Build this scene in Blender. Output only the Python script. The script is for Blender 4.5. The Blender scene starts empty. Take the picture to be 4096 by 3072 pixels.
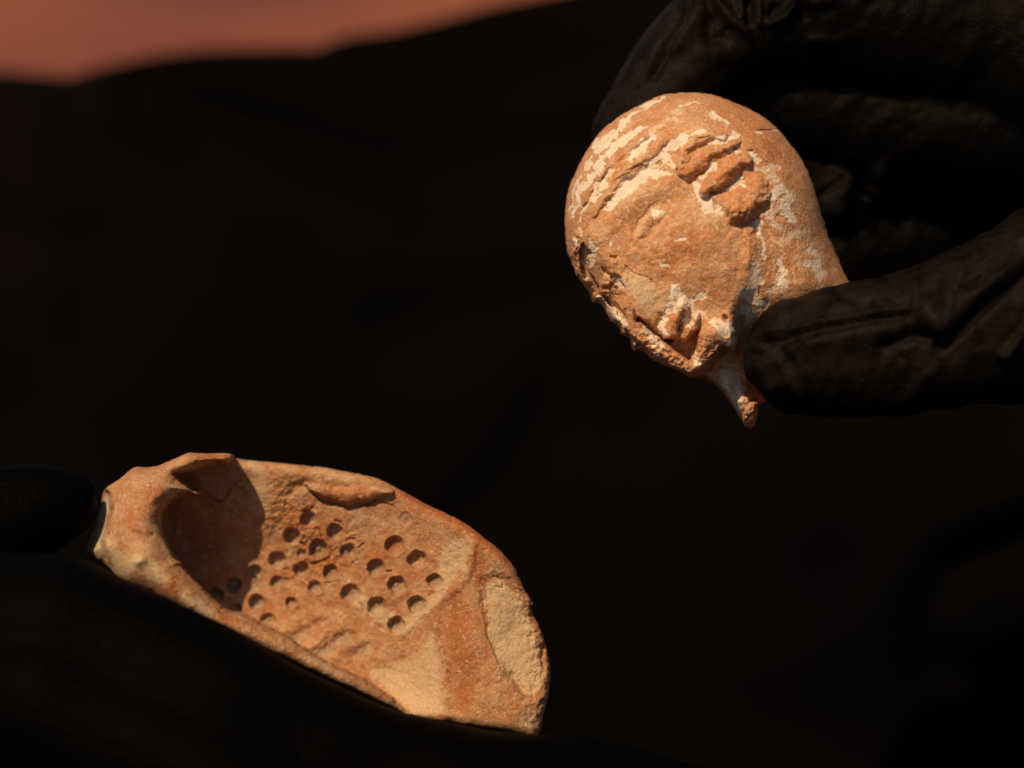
import bpy, bmesh, math
import numpy as np
from mathutils import Vector, Matrix

C = bpy.context.scene.collection
scn = bpy.context.scene

# ------------------------------------------------------------------ camera, sky, sun, exposure
D = 0.405                      # focus distance (m)
K = 0.162 / 4096               # metres per plan unit at the focus distance
PITCH = math.radians(20)
CAM = np.array([0.0, 0.0, 1.0])
RV = np.array([1.0, 0.0, 0.0])
FV = np.array([0.0, math.cos(PITCH), -math.sin(PITCH)])
UV = np.array([0.0, math.sin(PITCH), math.cos(PITCH)])

cam_d = bpy.data.cameras.new('camera')
cam_d.lens = 90; cam_d.sensor_width = 36
cam_d.clip_start = 0.01; cam_d.clip_end = 500
cam_d.dof.use_dof = True
cam_d.dof.focus_distance = D - 0.008
cam_d.dof.aperture_fstop = 7.5
cam = bpy.data.objects.new('camera', cam_d); C.objects.link(cam)
cam.location = CAM; cam.rotation_euler = (math.radians(90) - PITCH, 0, 0)
scn.camera = cam

LC = np.array([0.33, 0.62, 0.71]); LC = LC / np.linalg.norm(LC)   # sunlight travel: right, down, away
LW = LC[0] * RV - LC[1] * UV + LC[2] * FV
sun_d = bpy.data.lights.new('sun', 'SUN')
sun_d.energy = 4.6; sun_d.angle = math.radians(0.6); sun_d.color = (1.0, 0.76, 0.51)
sun = bpy.data.objects.new('sun', sun_d); C.objects.link(sun)
sun.rotation_euler = Vector(LW).to_track_quat('-Z', 'Y').to_euler()
sun.location = (-1, -1, 3)

world = bpy.data.worlds.new('World'); scn.world = world; world.use_nodes = True
wn = world.node_tree.nodes; wl = world.node_tree.links
sky = wn.new('ShaderNodeTexSky'); sky.sky_type = 'NISHITA'; sky.sun_disc = False
sky.sun_elevation = math.asin(-LW[2]); sky.sun_rotation = math.atan2(-LW[0], -LW[1])
bg = wn['Background']; bg.inputs['Strength'].default_value = 0.058
wl.new(sky.outputs[0], bg.inputs[0])

scn.view_settings.view_transform = 'Standard'; scn.view_settings.look = 'None'
scn.view_settings.exposure = 0.0; scn.view_settings.gamma = 1.0

# ------------------------------------------------------------------ helpers
def P(u, v, z):
    """plan coordinates (u right, v down, z towards the lens) -> world metres"""
    d = D - np.asarray(z, float) * K
    x = (np.asarray(u, float) - 2048) * K * d / D
    y = -(np.asarray(v, float) - 1536) * K * d / D
    return CAM + x[..., None] * RV + y[..., None] * UV + d[..., None] * FV

def plan(co):
    q = co - CAM
    d = q @ FV; x = q @ RV; y = q @ UV
    return 2048 + x / K * D / d, 1536 - y / K * D / d, (D - d) / K

def crop(x0, y0, s):
    def f(*pts):
        return np.array([(x0 + x / s, y0 + y / s) for x, y in pts], float)
    f.s = s
    return f
cA = crop(2200, 320, 1.784); cB = crop(2250, 900, 1.951); cC = crop(300, 1750, 2.212)
cE = crop(1100, 1900, 1.536); cF = crop(800, 1780, 2.0); cG = crop(2250, 0, 2.0)
cH = crop(2990, 600, 2.0); cJ = crop(2240, 900, 4.0); cK = crop(2600, 1150, 4.0)
cL = crop(2700, 500, 4.0); cO = crop(0, 0, 1 / 1.8517)

rng = np.random.default_rng(7)
PERM = rng.permutation(512); PERM = np.concatenate([PERM, PERM, PERM])
GR = rng.normal(size=(512, 2)); GR /= np.linalg.norm(GR, axis=1)[:, None]
def perlin(x, y):
    xi = np.floor(x).astype(int); yi = np.floor(y).astype(int)
    xf = x - xi; yf = y - yi
    def g(ix, iy, dx, dy):
        h = PERM[PERM[ix & 511] + (iy & 511)]
        gv = GR[h]
        return gv[..., 0] * dx + gv[..., 1] * dy
    u = xf * xf * xf * (xf * (xf * 6 - 15) + 10); w = yf * yf * yf * (yf * (yf * 6 - 15) + 10)
    a = g(xi, yi, xf, yf); b = g(xi + 1, yi, xf - 1, yf)
    c = g(xi, yi + 1, xf, yf - 1); d = g(xi + 1, yi + 1, xf - 1, yf - 1)
    return (a + u * (b - a)) * (1 - w) + (c + u * (d - c)) * w
def fbm(x, y, size, oct=4, seed=0):
    r = 0; a = 1.0; f = 1.0 / size
    for i in range(oct):
        r = r + a * perlin(x * f + 17.3 * seed + 5.1 * i, y * f - 9.7 * seed + 3.3 * i); a *= 0.5; f *= 2.03
    return r * 1.4

def sstep(a, b, x):
    t = np.clip((x - a) / (b - a), 0, 1); return t * t * (3 - 2 * t)

def seg_dist(U, V, pts, closed=False, w=None):
    """distance to a polyline and the interpolated width there"""
    best = np.full(U.shape, 1e9); bw = np.zeros(U.shape)
    n = len(pts)
    if n == 1:
        return np.hypot(U - pts[0][0], V - pts[0][1]), (np.full(U.shape, w[0]) if w is not None else bw)
    for i in range(n if closed else n - 1):
        a = pts[i]; b = pts[(i + 1) % n]
        dx, dy = b - a; L2 = dx * dx + dy * dy + 1e-9
        t = np.clip(((U - a[0]) * dx + (V - a[1]) * dy) / L2, 0, 1)
        d = np.hypot(U - a[0] - t * dx, V - a[1] - t * dy)
        m = d < best
        best = np.where(m, d, best)
        if w is not None:
            bw = np.where(m, w[i] + t * (w[(i + 1) % n] - w[i]), bw)
    return best, bw

def inside(U, V, poly):
    r = np.zeros(U.shape, bool); n = len(poly)
    for i in range(n):
        x1, y1 = poly[i]; x2, y2 = poly[(i + 1) % n]
        if y1 == y2: continue
        c = ((V < y1) != (V < y2)) & (U < (x2 - x1) * (V - y1) / (y2 - y1) + x1)
        r ^= c
    return r

def smooth_poly(pts, n=6, closed=True):
    pts = np.asarray(pts, float); N = len(pts); out = []
    rngi = range(N) if closed else range(N - 1)
    for i in rngi:
        p0 = pts[(i - 1) % N] if closed or i > 0 else pts[i]
        p1 = pts[i]; p2 = pts[(i + 1) % N]
        p3 = pts[(i + 2) % N] if closed or i + 2 < N else p2
        for k in range(n):
            t = k / n
            out.append(0.5 * ((2 * p1) + (p2 - p0) * t + (2 * p0 - 5 * p1 + 4 * p2 - p3) * t * t + (3 * p1 - p0 - 3 * p2 + p3) * t ** 3))
    if not closed: out.append(pts[-1])
    return np.array(out)

class Field:
    """a value per vertex over the plan, changed by strokes and polygons"""
    def __init__(s, U, V):
        s.U, s.V = U, V
        s.z = np.zeros(U.shape)
        s.ch = {}
        s.wob = None; s.rag = None; s.WU = U; s.WV = V
    def warp(s, a, size, seed):
        s.WU = s.U + fbm(s.U, s.V, size, 4, seed) * a; s.WV = s.V + fbm(s.U, s.V, size, 4, seed + 1) * a
    def get(s, ch):
        if ch == 'z': return s.z
        return s.ch.setdefault(ch, np.zeros(s.U.shape))
    def stroke(s, c, pts, w, h, ch='z', prof='gauss', jit=0.0, mode='add', edge=0.25, warp=1.0):
        p = c(*pts)
        ws = np.array(w if hasattr(w, '__len__') else [w] * len(p), float) / c.s
        if len(ws) != len(p): ws = np.interp(np.linspace(0, 1, len(p)), np.linspace(0, 1, len(ws)), ws)
        m = ws.max() * 2.6 + 30
        sel = np.nonzero((s.U > p[:, 0].min() - m) & (s.U < p[:, 0].max() + m) & (s.V > p[:, 1].min() - m) & (s.V < p[:, 1].max() + m))[0]
        if not len(sel): return
        d, bw = seg_dist(s.U[sel] + warp * (s.WU - s.U)[sel], s.V[sel] + warp * (s.WV - s.V)[sel], p, w=ws)
        if jit and s.wob is not None: d = d + s.wob[sel] * jit * bw
        if ch == 'white' and s.rag is not None: d = d + s.rag[sel] * np.minimum(bw / 12, 1.0)
        q = d / np.maximum(bw, 1e-6)
        if prof == 'gauss': k = np.exp(-q * q)
        elif prof == 'flat': k = 1 - sstep(1 - edge, 1 + edge, q)
        elif prof == 'round': k = np.sqrt(np.clip(1 - q * q, 0, 1))
        elif prof == 'dome': k = np.clip(1 - q * q, 0, 1) ** 0.85
        f = s.get(ch)
        if mode == 'add': f[sel] += h * k
        elif mode == 'max': f[sel] = np.maximum(f[sel], h * k)
        elif mode == 'mix': f[sel] = f[sel] * (1 - k) + h * k
    def poly(s, pts, h, soft=10, ch='z', jit=0.0, mode='add'):
        p = np.asarray(pts); m = soft * 3 + 40
        sel = np.nonzero((s.U > p[:, 0].min() - m) & (s.U < p[:, 0].max() + m) & (s.V > p[:, 1].min() - m) & (s.V < p[:, 1].max() + m))[0]
        if not len(sel): return
        d, _ = seg_dist(s.U[sel], s.V[sel], p, closed=True)
        sd = np.where(inside(s.U[sel], s.V[sel], p), d, -d)
        if jit and s.wob is not None: sd = sd + s.wob[sel] * jit
        k = sstep(-soft, soft, sd); f = s.get(ch)
        if mode == 'add': f[sel] += h * k
        elif mode == 'max': f[sel] = np.maximum(f[sel], h * k)
        elif mode == 'mix': f[sel] = f[sel] * (1 - k) + h * k

def rbf(U, V, ctrl, smooth=1e-3):
    c = np.array(ctrl, float); xy = c[:, :2] / 1000.0; zz = c[:, 2]; n = len(c)
    def ker(r2): return r2 * np.log(r2 + 1e-12)
    r2 = ((xy[:, None] - xy[None]) ** 2).sum(-1)
    A = np.zeros((n + 3, n + 3)); A[:n, :n] = ker(r2) + np.eye(n) * smooth
    A[:n, n] = 1; A[:n, n + 1:] = xy; A[n, :n] = 1; A[n + 1:, :n] = xy.T
    s = np.linalg.solve(A, np.concatenate([zz, [0, 0, 0]]))
    x = U / 1000.0; y = V / 1000.0
    r = s[n] + s[n + 1] * x + s[n + 2] * y
    for i in range(n): r = r + s[i] * ker((x - xy[i, 0]) ** 2 + (y - xy[i, 1]) ** 2)
    return r

def polar(outline, center, nth, nr, rough=2.0, power=1.0):
    """vertex plan positions on rings from the centre (ring 0 = one vertex) to the outline"""
    o = outline - center
    th = np.unwrap(np.arctan2(o[:, 1], o[:, 0])); rr = np.hypot(o[:, 0], o[:, 1])
    if th[-1] < th[0]: th = -th; sgn = -1
    else: sgn = 1
    th2 = np.concatenate([th, [th[0] + 2 * math.pi]]); rr2 = np.concatenate([rr, [rr[0]]])
    order = np.argsort(th2, kind='stable'); th2 = th2[order]; rr2 = rr2[order]
    t = th2[0] + np.arange(nth) / nth * 2 * math.pi
    R = np.interp(t, th2, rr2)
    t = t * sgn
    L = R * 0 + np.cumsum(np.hypot(R * 2 * math.pi / nth, np.gradient(R)))
    L2 = np.cos(t) * 300; L3 = np.sin(t) * 300
    R = R + rough * (fbm(L2 * 2, L3 * 2, 40, 4, 3) * 1.6)
    s = (np.arange(1, nr + 1) / nr) ** power
    U = center[0] + s[:, None] * (R * np.cos(t))[None]; V = center[1] + s[:, None] * (R * np.sin(t))[None]
    return U, V, s

def shell(outline, center, nth, nr, back_z, zfun, rough=2.0, nback=26):
    """closed mesh: detailed front relief and a plain rounded back; returns data for the parts"""
    U, V, s = polar(outline, center, nth, nr, rough)
    Uf = np.concatenate([[center[0]], U.ravel()]); Vf = np.concatenate([[center[1]], V.ravel()])
    fld = zfun(Uf, Vf)
    co_f = P(Uf, Vf, fld.z)
    # back: rings from the rim inwards
    zr = fld.z[1:].reshape(nr, nth)[-1]
    sb = np.cos(np.linspace(0, math.pi / 2, nback + 1))[1:-1]
    Ub = center[0] + sb[:, None] * (U[-1] - center[0])[None]; Vb = center[1] + sb[:, None] * (V[-1] - center[1])[None]
    k = np.sqrt(1 - sb ** 2)[:, None]
    Zb = zr[None] * (1 - k) + back_z(Ub, Vb) * k
    Zb += fbm(Ub, Vb, 180, 4, 9) * 20 * k
    co_b = P(Ub.ravel(), Vb.ravel(), Zb.ravel())
    cb = P(np.array([center[0]]), np.array([center[1]]), np.array([Zb[-1].mean()]))
    co = np.concatenate([co_f, co_b, cb])
    nb = len(sb); i0 = 1 + nr * nth
    j = np.arange(nth); j2 = (j + 1) % nth
    quads = []
    for i in range(nr - 1):
        a = 1 + i * nth
        quads.append(np.stack([a + j, a + nth + j, a + nth + j2, a + j2], 1))
    prev = 1 + (nr - 1) * nth
    for i in range(nb):
        a = i0 + i * nth
        quads.append(np.stack([prev + j, a + j, a + j2, prev + j2], 1)); prev = a
    quads = np.concatenate(quads)
    last = len(co) - 1
    tris = np.concatenate([np.stack([np.zeros(nth, int), 1 + j, 1 + j2], 1), np.stack([prev + j, np.full(nth, last), prev + j2], 1)])
    chan = {k2: np.concatenate([v, np.zeros(len(co) - len(v))]) for k2, v in fld.ch.items()}
    nf = len(co_f)
    plan_uv = np.concatenate([np.stack([Uf, Vf], 1), np.stack([Ub.ravel(), Vb.ravel()], 1), [[center[0], center[1]]]])
    return co, quads, tris, chan, plan_uv, nf

def mesh_from(name, co, quads, tris, smooth=True):
    me = bpy.data.meshes.new(name)
    me.vertices.add(len(co)); me.vertices.foreach_set('co', np.ascontiguousarray(co, np.float32).ravel())
    nl = quads.size + tris.size
    me.loops.add(nl); me.loops.foreach_set('vertex_index', np.concatenate([quads.ravel(), tris.ravel()]).astype(np.int32))
    me.polygons.add(len(quads) + len(tris))
    st = np.concatenate([np.arange(len(quads)) * 4, len(quads) * 4 + np.arange(len(tris)) * 3]).astype(np.int32)
    me.polygons.foreach_set('loop_start', st)
    me.update(calc_edges=True)
    if smooth: me.polygons.foreach_set('use_smooth', np.ones(len(me.polygons), bool))
    return me

def add_color(me, chan, names):
    a = me.attributes.new('pigment', 'FLOAT_COLOR', 'POINT')
    n = len(me.vertices); arr = np.zeros((n, 4), np.float32)
    for i, k in enumerate(names):
        if k in chan: arr[:, i] = np.clip(chan[k], 0, 1)
    a.data.foreach_set('color', arr.ravel())

def vnormals(co, quads, tris):
    n = np.zeros_like(co)
    q = np.cross(co[quads[:, 2]] - co[quads[:, 0]], co[quads[:, 3]] - co[quads[:, 1]])
    for k in range(4):
        for c in range(3): n[:, c] += np.bincount(quads[:, k], q[:, c], len(co))
    t = np.cross(co[tris[:, 1]] - co[tris[:, 0]], co[tris[:, 2]] - co[tris[:, 0]])
    for k in range(3):
        for c in range(3): n[:, c] += np.bincount(tris[:, k], t[:, c], len(co))
    return n / np.maximum(np.linalg.norm(n, axis=1), 1e-20)[:, None]

def split_parts(root, base, data, part_of, names, chn, mat):
    """cut one continuous surface into part meshes that meet along shared edges"""
    co, quads, tris, chan, puv, nf = data
    nrm = vnormals(co, quads, tris)
    pq = part_of(puv[quads].mean(1), (quads < nf).any(1)); pt = part_of(puv[tris].mean(1), (tris < nf).any(1))
    for i, nm in enumerate(names):
        q = quads[pq == i]; t = tris[pt == i]
        used = np.unique(np.concatenate([q.ravel(), t.ravel()]))
        remap = np.zeros(len(co), int); remap[used] = np.arange(len(used))
        me = mesh_from(nm, co[used] - base, remap[q], remap[t])
        add_color(me, {k: v[used] for k, v in chan.items()}, chn)
        me.normals_split_custom_set_from_vertices(nrm[used].tolist())
        me.materials.append(mat)
        o = bpy.data.objects.new(nm, me); C.objects.link(o); o.parent = root

def empty(name, loc, label, cat):
    o = bpy.data.objects.new(name, None); C.objects.link(o); o.location = loc
    o.empty_display_size = 0.01
    o['label'] = label; o['category'] = cat
    return o

# ------------------------------------------------------------------ materials
def new_mat(name):
    m = bpy.data.materials.new(name); m.use_nodes = True
    return m, m.node_tree.nodes, m.node_tree.links, m.node_tree.nodes['Principled BSDF']
def noise(n, l, co, scale, detail=6, rough=0.6, dist=0.0):
    t = n.new('ShaderNodeTexNoise'); t.inputs['Scale'].default_value = scale
    t.inputs['Detail'].default_value = detail; t.inputs['Roughness'].default_value = rough
    t.inputs['Distortion'].default_value = dist
    l.new(co, t.inputs['Vector']); return t.outputs['Fac']
def ramp(n, l, fac, a, b, ca=(0, 0, 0, 1), cb=(1, 1, 1, 1)):
    r = n.new('ShaderNodeValToRGB'); e = r.color_ramp.elements
    e[0].position = a; e[0].color = ca; e[1].position = b; e[1].color = cb
    l.new(fac, r.inputs[0]); return r.outputs[0]
def mix(n, l, fac, a, b, mode='MIX'):
    m = n.new('ShaderNodeMix'); m.data_type = 'RGBA'; m.blend_type = mode
    for v, s in ((fac, m.inputs[0]), (a, m.inputs[6]), (b, m.inputs[7])):
        if isinstance(v, (int, float)): s.default_value = v
        elif isinstance(v, tuple): s.default_value = v
        else: l.new(v, s)
    return m.outputs[2]
def math_n(n, l, op, a, b=0.0):
    m = n.new('ShaderNodeMath'); m.operation = op
    for v, s in ((a, m.inputs[0]), (b, m.inputs[1])):
        if isinstance(v, (int, float)): s.default_value = v
        else: l.new(v, s)
    return m.outputs[0]

def clay(name, c_dark, c_mid, c_pale, c_white, c_grey, speck):
    """fired clay; attribute pigment: R = white slip, G = pale film, B = grey film, A = deep orange"""
    m, n, l, b = new_mat(name)
    tc = n.new('ShaderNodeTexCoord').outputs['Object']
    at = n.new('ShaderNodeAttribute'); at.attribute_name = 'pigment'
    sp = n.new('ShaderNodeSeparateColor'); l.new(at.outputs['Color'], sp.inputs[0])
    big = noise(n, l, tc, 190, 5, 0.6, 0.4); med = noise(n, l, tc, 700, 6, 0.65, 0.6); fin = noise(n, l, tc, 3200, 4, 0.7)
    col = mix(n, l, ramp(n, l, big, 0.34, 0.66), c_dark, c_mid)
    col = mix(n, l, ramp(n, l, med, 0.3, 0.7), col, c_mid)
    # thin pale film lying in streaks and patches
    film = ramp(n, l, noise(n, l, tc, 330, 9, 0.74, 1.0), 0.46, 0.66)
    col = mix(n, l, math_n(n, l, 'MULTIPLY', film, 0.72), col, c_pale)
    col = mix(n, l, at.outputs['Alpha'], col, mix(n, l, ramp(n, l, med, 0.3, 0.7), c_dark, (c_dark[0] * 1.25, c_dark[1] * 1.2, c_dark[2] * 1.1, 1)))
    gs = math_n(n, l, 'ADD', sp.outputs[1], math_n(n, l, 'MULTIPLY', math_n(n, l, 'SUBTRACT', med, 0.5), 0.9))
    gpale = math_n(n, l, 'MULTIPLY', sp.outputs[1], ramp(n, l, gs, 0.2, 0.75))
    col = mix(n, l, gpale, col, c_pale)
    gg = math_n(n, l, 'ADD', sp.outputs[2], math_n(n, l, 'MULTIPLY', math_n(n, l, 'SUBTRACT', med, 0.5), 0.8))
    col = mix(n, l, math_n(n, l, 'MULTIPLY', sp.outputs[2], ramp(n, l, gg, 0.15, 0.8)), col, c_grey)
    wv = math_n(n, l, 'ADD', sp.outputs[0], math_n(n, l, 'MULTIPLY', math_n(n, l, 'SUBTRACT', noise(n, l, tc, 1700, 6, 0.7), 0.5), 0.9))
    wm = math_n(n, l, 'MULTIPLY', ramp(n, l, wv, 0.30, 0.74), ramp(n, l, noise(n, l, tc, 900, 5, 0.7), 0.28, 0.5, (0.7, 0.7, 0.7, 1), (1, 1, 1, 1)))
    wcol = mix(n, l, ramp(n, l, med, 0.35, 0.75), c_white, (c_white[0] * 0.86, c_white[1] * 0.78, c_white[2] * 0.68, 1))
    # grains and scratches of lime
    for ang, sc_, thr, k in ((0.75, 2300, 0.66, 0.75), (-0.5, 1900, 0.67, 0.6), (1.2, 3100, 0.66, 0.5)):
        sc = n.new('ShaderNodeMapping'); sc.vector_type = 'TEXTURE'; sc.inputs['Rotation'].default_value = (0.3, ang, 0.1); sc.inputs['Scale'].default_value = (3.2, 1, 1)
        l.new(tc, sc.inputs[0])
        dots = ramp(n, l, noise(n, l, sc.outputs[0], sc_, 3, 0.55, 0.5), thr - speck, thr + 0.06 - speck)
        col = mix(n, l, math_n(n, l, 'MULTIPLY', dots, k), col, (c_pale[0] * 1.12, c_pale[1] * 1.18, c_pale[2] * 1.25, 1))
    gr = ramp(n, l, noise(n, l, tc, 2800, 6, 0.75), 0.3, 0.7, (0.70, 0.66, 0.62, 1), (1.16, 1.16, 1.16, 1))
    col = mix(n, l, 1.0, col, gr, 'MULTIPLY')
    pits = ramp(n, l, noise(n, l, tc, 2300, 3, 0.6), 0.26, 0.34)
    col = mix(n, l, pits, (c_dark[0] * 0.55, c_dark[1] * 0.5, c_dark[2] * 0.5, 1), col)
    col = mix(n, l, wm, col, wcol)
    l.new(col, b.inputs['Base Color'])
    b.inputs['Roughness'].default_value = 0.85
    b.inputs['Specular IOR Level'].default_value = 0.25
    h1 = math_n(n, l, 'MULTIPLY', noise(n, l, tc, 1500, 7, 0.66), 1.0)
    h2 = math_n(n, l, 'MULTIPLY', fin, 0.7)
    hh = math_n(n, l, 'ADD', math_n(n, l, 'ADD', h1, h2), math_n(n, l, 'MULTIPLY', pits, 0.25))
    hh = math_n(n, l, 'SUBTRACT', hh, math_n(n, l, 'MULTIPLY', wm, 0.12))
    bp = n.new('ShaderNodeBump'); bp.inputs['Strength'].default_value = 1.0; bp.inputs['Distance'].default_value = 0.0003
    l.new(hh, bp.inputs['Height']); l.new(bp.outputs[0], b.inputs['Normal'])
    return m

M_head = clay('head_clay', (0.45, 0.165, 0.052, 1), (0.60, 0.275, 0.108, 1), (0.71, 0.465, 0.26, 1), (0.85, 0.71, 0.53, 1), (0.56, 0.45, 0.25, 1), 0.06)
M_bowl = clay('bowl_clay', (0.34, 0.11, 0.033, 1), (0.47, 0.22, 0.092, 1), (0.60, 0.41, 0.22, 1), (0.60, 0.46, 0.30, 1), (0.36, 0.27, 0.17, 1), 0.03)

def nitrile(name, base_tone, lit_tone, spec, amount):
    m, n, l, b = new_mat(name)
    tc = n.new('ShaderNodeTexCoord').outputs['Object']
    b.inputs['Roughness'].default_value = 0.5; b.inputs['Specular IOR Level'].default_value = spec
    b.inputs['Specular Tint'].default_value = (1.0, 0.84, 0.66, 1)
    wr = n.new('ShaderNodeMapping'); wr.vector_type = 'TEXTURE'; wr.inputs['Rotation'].default_value = (0.2, 0.5, 0.3); wr.inputs['Scale'].default_value = (3.0, 1, 1)
    l.new(tc, wr.inputs[0])
    crease = math_n(n, l, 'ABSOLUTE', math_n(n, l, 'SUBTRACT', noise(n, l, wr.outputs[0], 170, 3, 0.5, 0.5), 0.5))
    crease = ramp(n, l, crease, 0.0, 0.10)
    bp = n.new('ShaderNodeBump'); bp.inputs['Strength'].default_value = 0.7; bp.inputs['Distance'].default_value = 0.00035
    l.new(math_n(n, l, 'ADD', math_n(n, l, 'MULTIPLY', noise(n, l, tc, 2100, 3, 0.65), 0.75), math_n(n, l, 'MULTIPLY', crease, 0.3)), bp.inputs['Height']); l.new(bp.outputs[0], b.inputs['Normal'])
    at = n.new('ShaderNodeAttribute'); at.attribute_name = 'pigment'
    sp = n.new('ShaderNodeSeparateColor'); l.new(at.outputs['Color'], sp.inputs[0])
    highlight = math_n(n, l, 'MULTIPLY', ramp(n, l, noise(n, l, tc, 300, 9, 0.8), 0.36, 0.72), sp.outputs[0])  # mottled mask for the highlights painted into the glove colour
    l.new(mix(n, l, math_n(n, l, 'MULTIPLY', highlight, amount), base_tone, lit_tone), b.inputs['Base Color'])
    return m
M_glove_lit = nitrile('black_nitrile_lit', (0.0012, 0.00095, 0.0007, 1), (0.021, 0.0142, 0.0098, 1), 0.05, 0.75)  # lit copy: right glove, sunlit highlights mixed into its base colour
M_glove_shaded = nitrile('black_nitrile_shaded', (0.0008, 0.00065, 0.0005, 1), (0.0032, 0.0021, 0.0014, 1), 0.016, 0.5)  # shaded copy: the left glove's shade is put into a darker base

m, n, l, b = new_mat('black_cloth')
tc = n.new('ShaderNodeTexCoord').outputs['Object']
l.new(mix(n, l, ramp(n, l, noise(n, l, tc, 5, 2, 0.5), 0.35, 0.65), (0.0013, 0.00105, 0.0009, 1), (0.0036, 0.0023, 0.0019, 1)), b.inputs['Base Color'])
b.inputs['Roughness'].default_value = 0.95; b.inputs['Specular IOR Level'].default_value = 0.02
bp = n.new('ShaderNodeBump'); bp.inputs['Strength'].default_value = 0.4; bp.inputs['Distance'].default_value = 0.0004
l.new(noise(n, l, tc, 1500, 3, 0.6), bp.inputs['Height']); l.new(bp.outputs[0], b.inputs['Normal'])
M_cloth = m

m, n, l, b = new_mat('red_earth')
tc = n.new('ShaderNodeTexCoord').outputs['Object']
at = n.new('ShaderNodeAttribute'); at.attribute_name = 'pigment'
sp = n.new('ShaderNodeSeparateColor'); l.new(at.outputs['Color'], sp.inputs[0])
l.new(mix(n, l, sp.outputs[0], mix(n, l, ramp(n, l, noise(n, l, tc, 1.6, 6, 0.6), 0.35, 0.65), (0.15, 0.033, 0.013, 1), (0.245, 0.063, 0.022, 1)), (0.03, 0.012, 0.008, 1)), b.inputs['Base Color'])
b.inputs['Roughness'].default_value = 0.95
bp = n.new('ShaderNodeBump'); bp.inputs['Strength'].default_value = 0.6; bp.inputs['Distance'].default_value = 0.02
l.new(noise(n, l, tc, 25, 8, 0.65), bp.inputs['Height']); l.new(bp.outputs[0], b.inputs['Normal'])
M_ground = m

# ------------------------------------------------------------------ ground
NG = 260
gx = np.sinh(np.linspace(-5.2, 5.2, NG)) * 1.0; gy = np.sinh(np.linspace(-5.2, 5.2, NG)) * 1.0 + 2.0
GX, GY = np.meshgrid(gx, gy)
GZ = 0.25 + fbm(GX, GY, 1.5, 4, 2) * 0.03
gi = np.arange(NG * NG).reshape(NG, NG)
gq = np.stack([gi[:-1, :-1].ravel(), gi[:-1, 1:].ravel(), gi[1:, 1:].ravel(), gi[1:, :-1].ravel()], 1)
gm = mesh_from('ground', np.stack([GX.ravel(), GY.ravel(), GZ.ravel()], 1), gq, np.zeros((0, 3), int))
dm = np.exp(-(((GX + 0.42) / 0.30) ** 2 + ((GY - 4.15) / 0.42) ** 2) ** 2).ravel()  # darker oval patch of the far ground
add_color(gm, {'dark_patch': dm}, ['dark_patch'])
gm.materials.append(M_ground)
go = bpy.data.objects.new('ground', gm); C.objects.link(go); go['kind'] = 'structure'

# ------------------------------------------------------------------ terracotta head
head_out = smooth_poly(np.concatenate([
    cO((1497, 200), (1530, 203), (1560, 211), (1592, 223), (1610, 231), (1640, 247), (1663, 263), (1685, 284), (1702, 305), (1718, 325), (1733, 347), (1746, 372), (1757, 402),
       (1768, 436), (1778, 472), (1786, 500), (1797, 528), (1812, 562), (1828, 598), (1850, 650), (1830, 730), (1760, 800), (1690, 850)),
    cB((1535, 1405), (1530, 1440), (1500, 1555), (1465, 1585), (1425, 1570), (1405, 1535), (1330, 1410), (1250, 1300), (1170, 1230), (1090, 1200), (1000, 1195)),
    cB((960, 1165), (880, 1130), (800, 1100), (700, 1050), (620, 985), (560, 985), (535, 940), (520, 885), (460, 855), (440, 800), (385, 760), (345, 700), (305, 625), (240, 600), (200, 520), (150, 450), (100, 370), (75, 290), (45, 230)),
    cA((115, 1180), (108, 1080), (105, 1000), (112, 900), (120, 830), (150, 730), (185, 650), (230, 560), (290, 460), (360, 370), (440, 300), (540, 230), (650, 175), (760, 120), (850, 97)),
]), 5)

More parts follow.
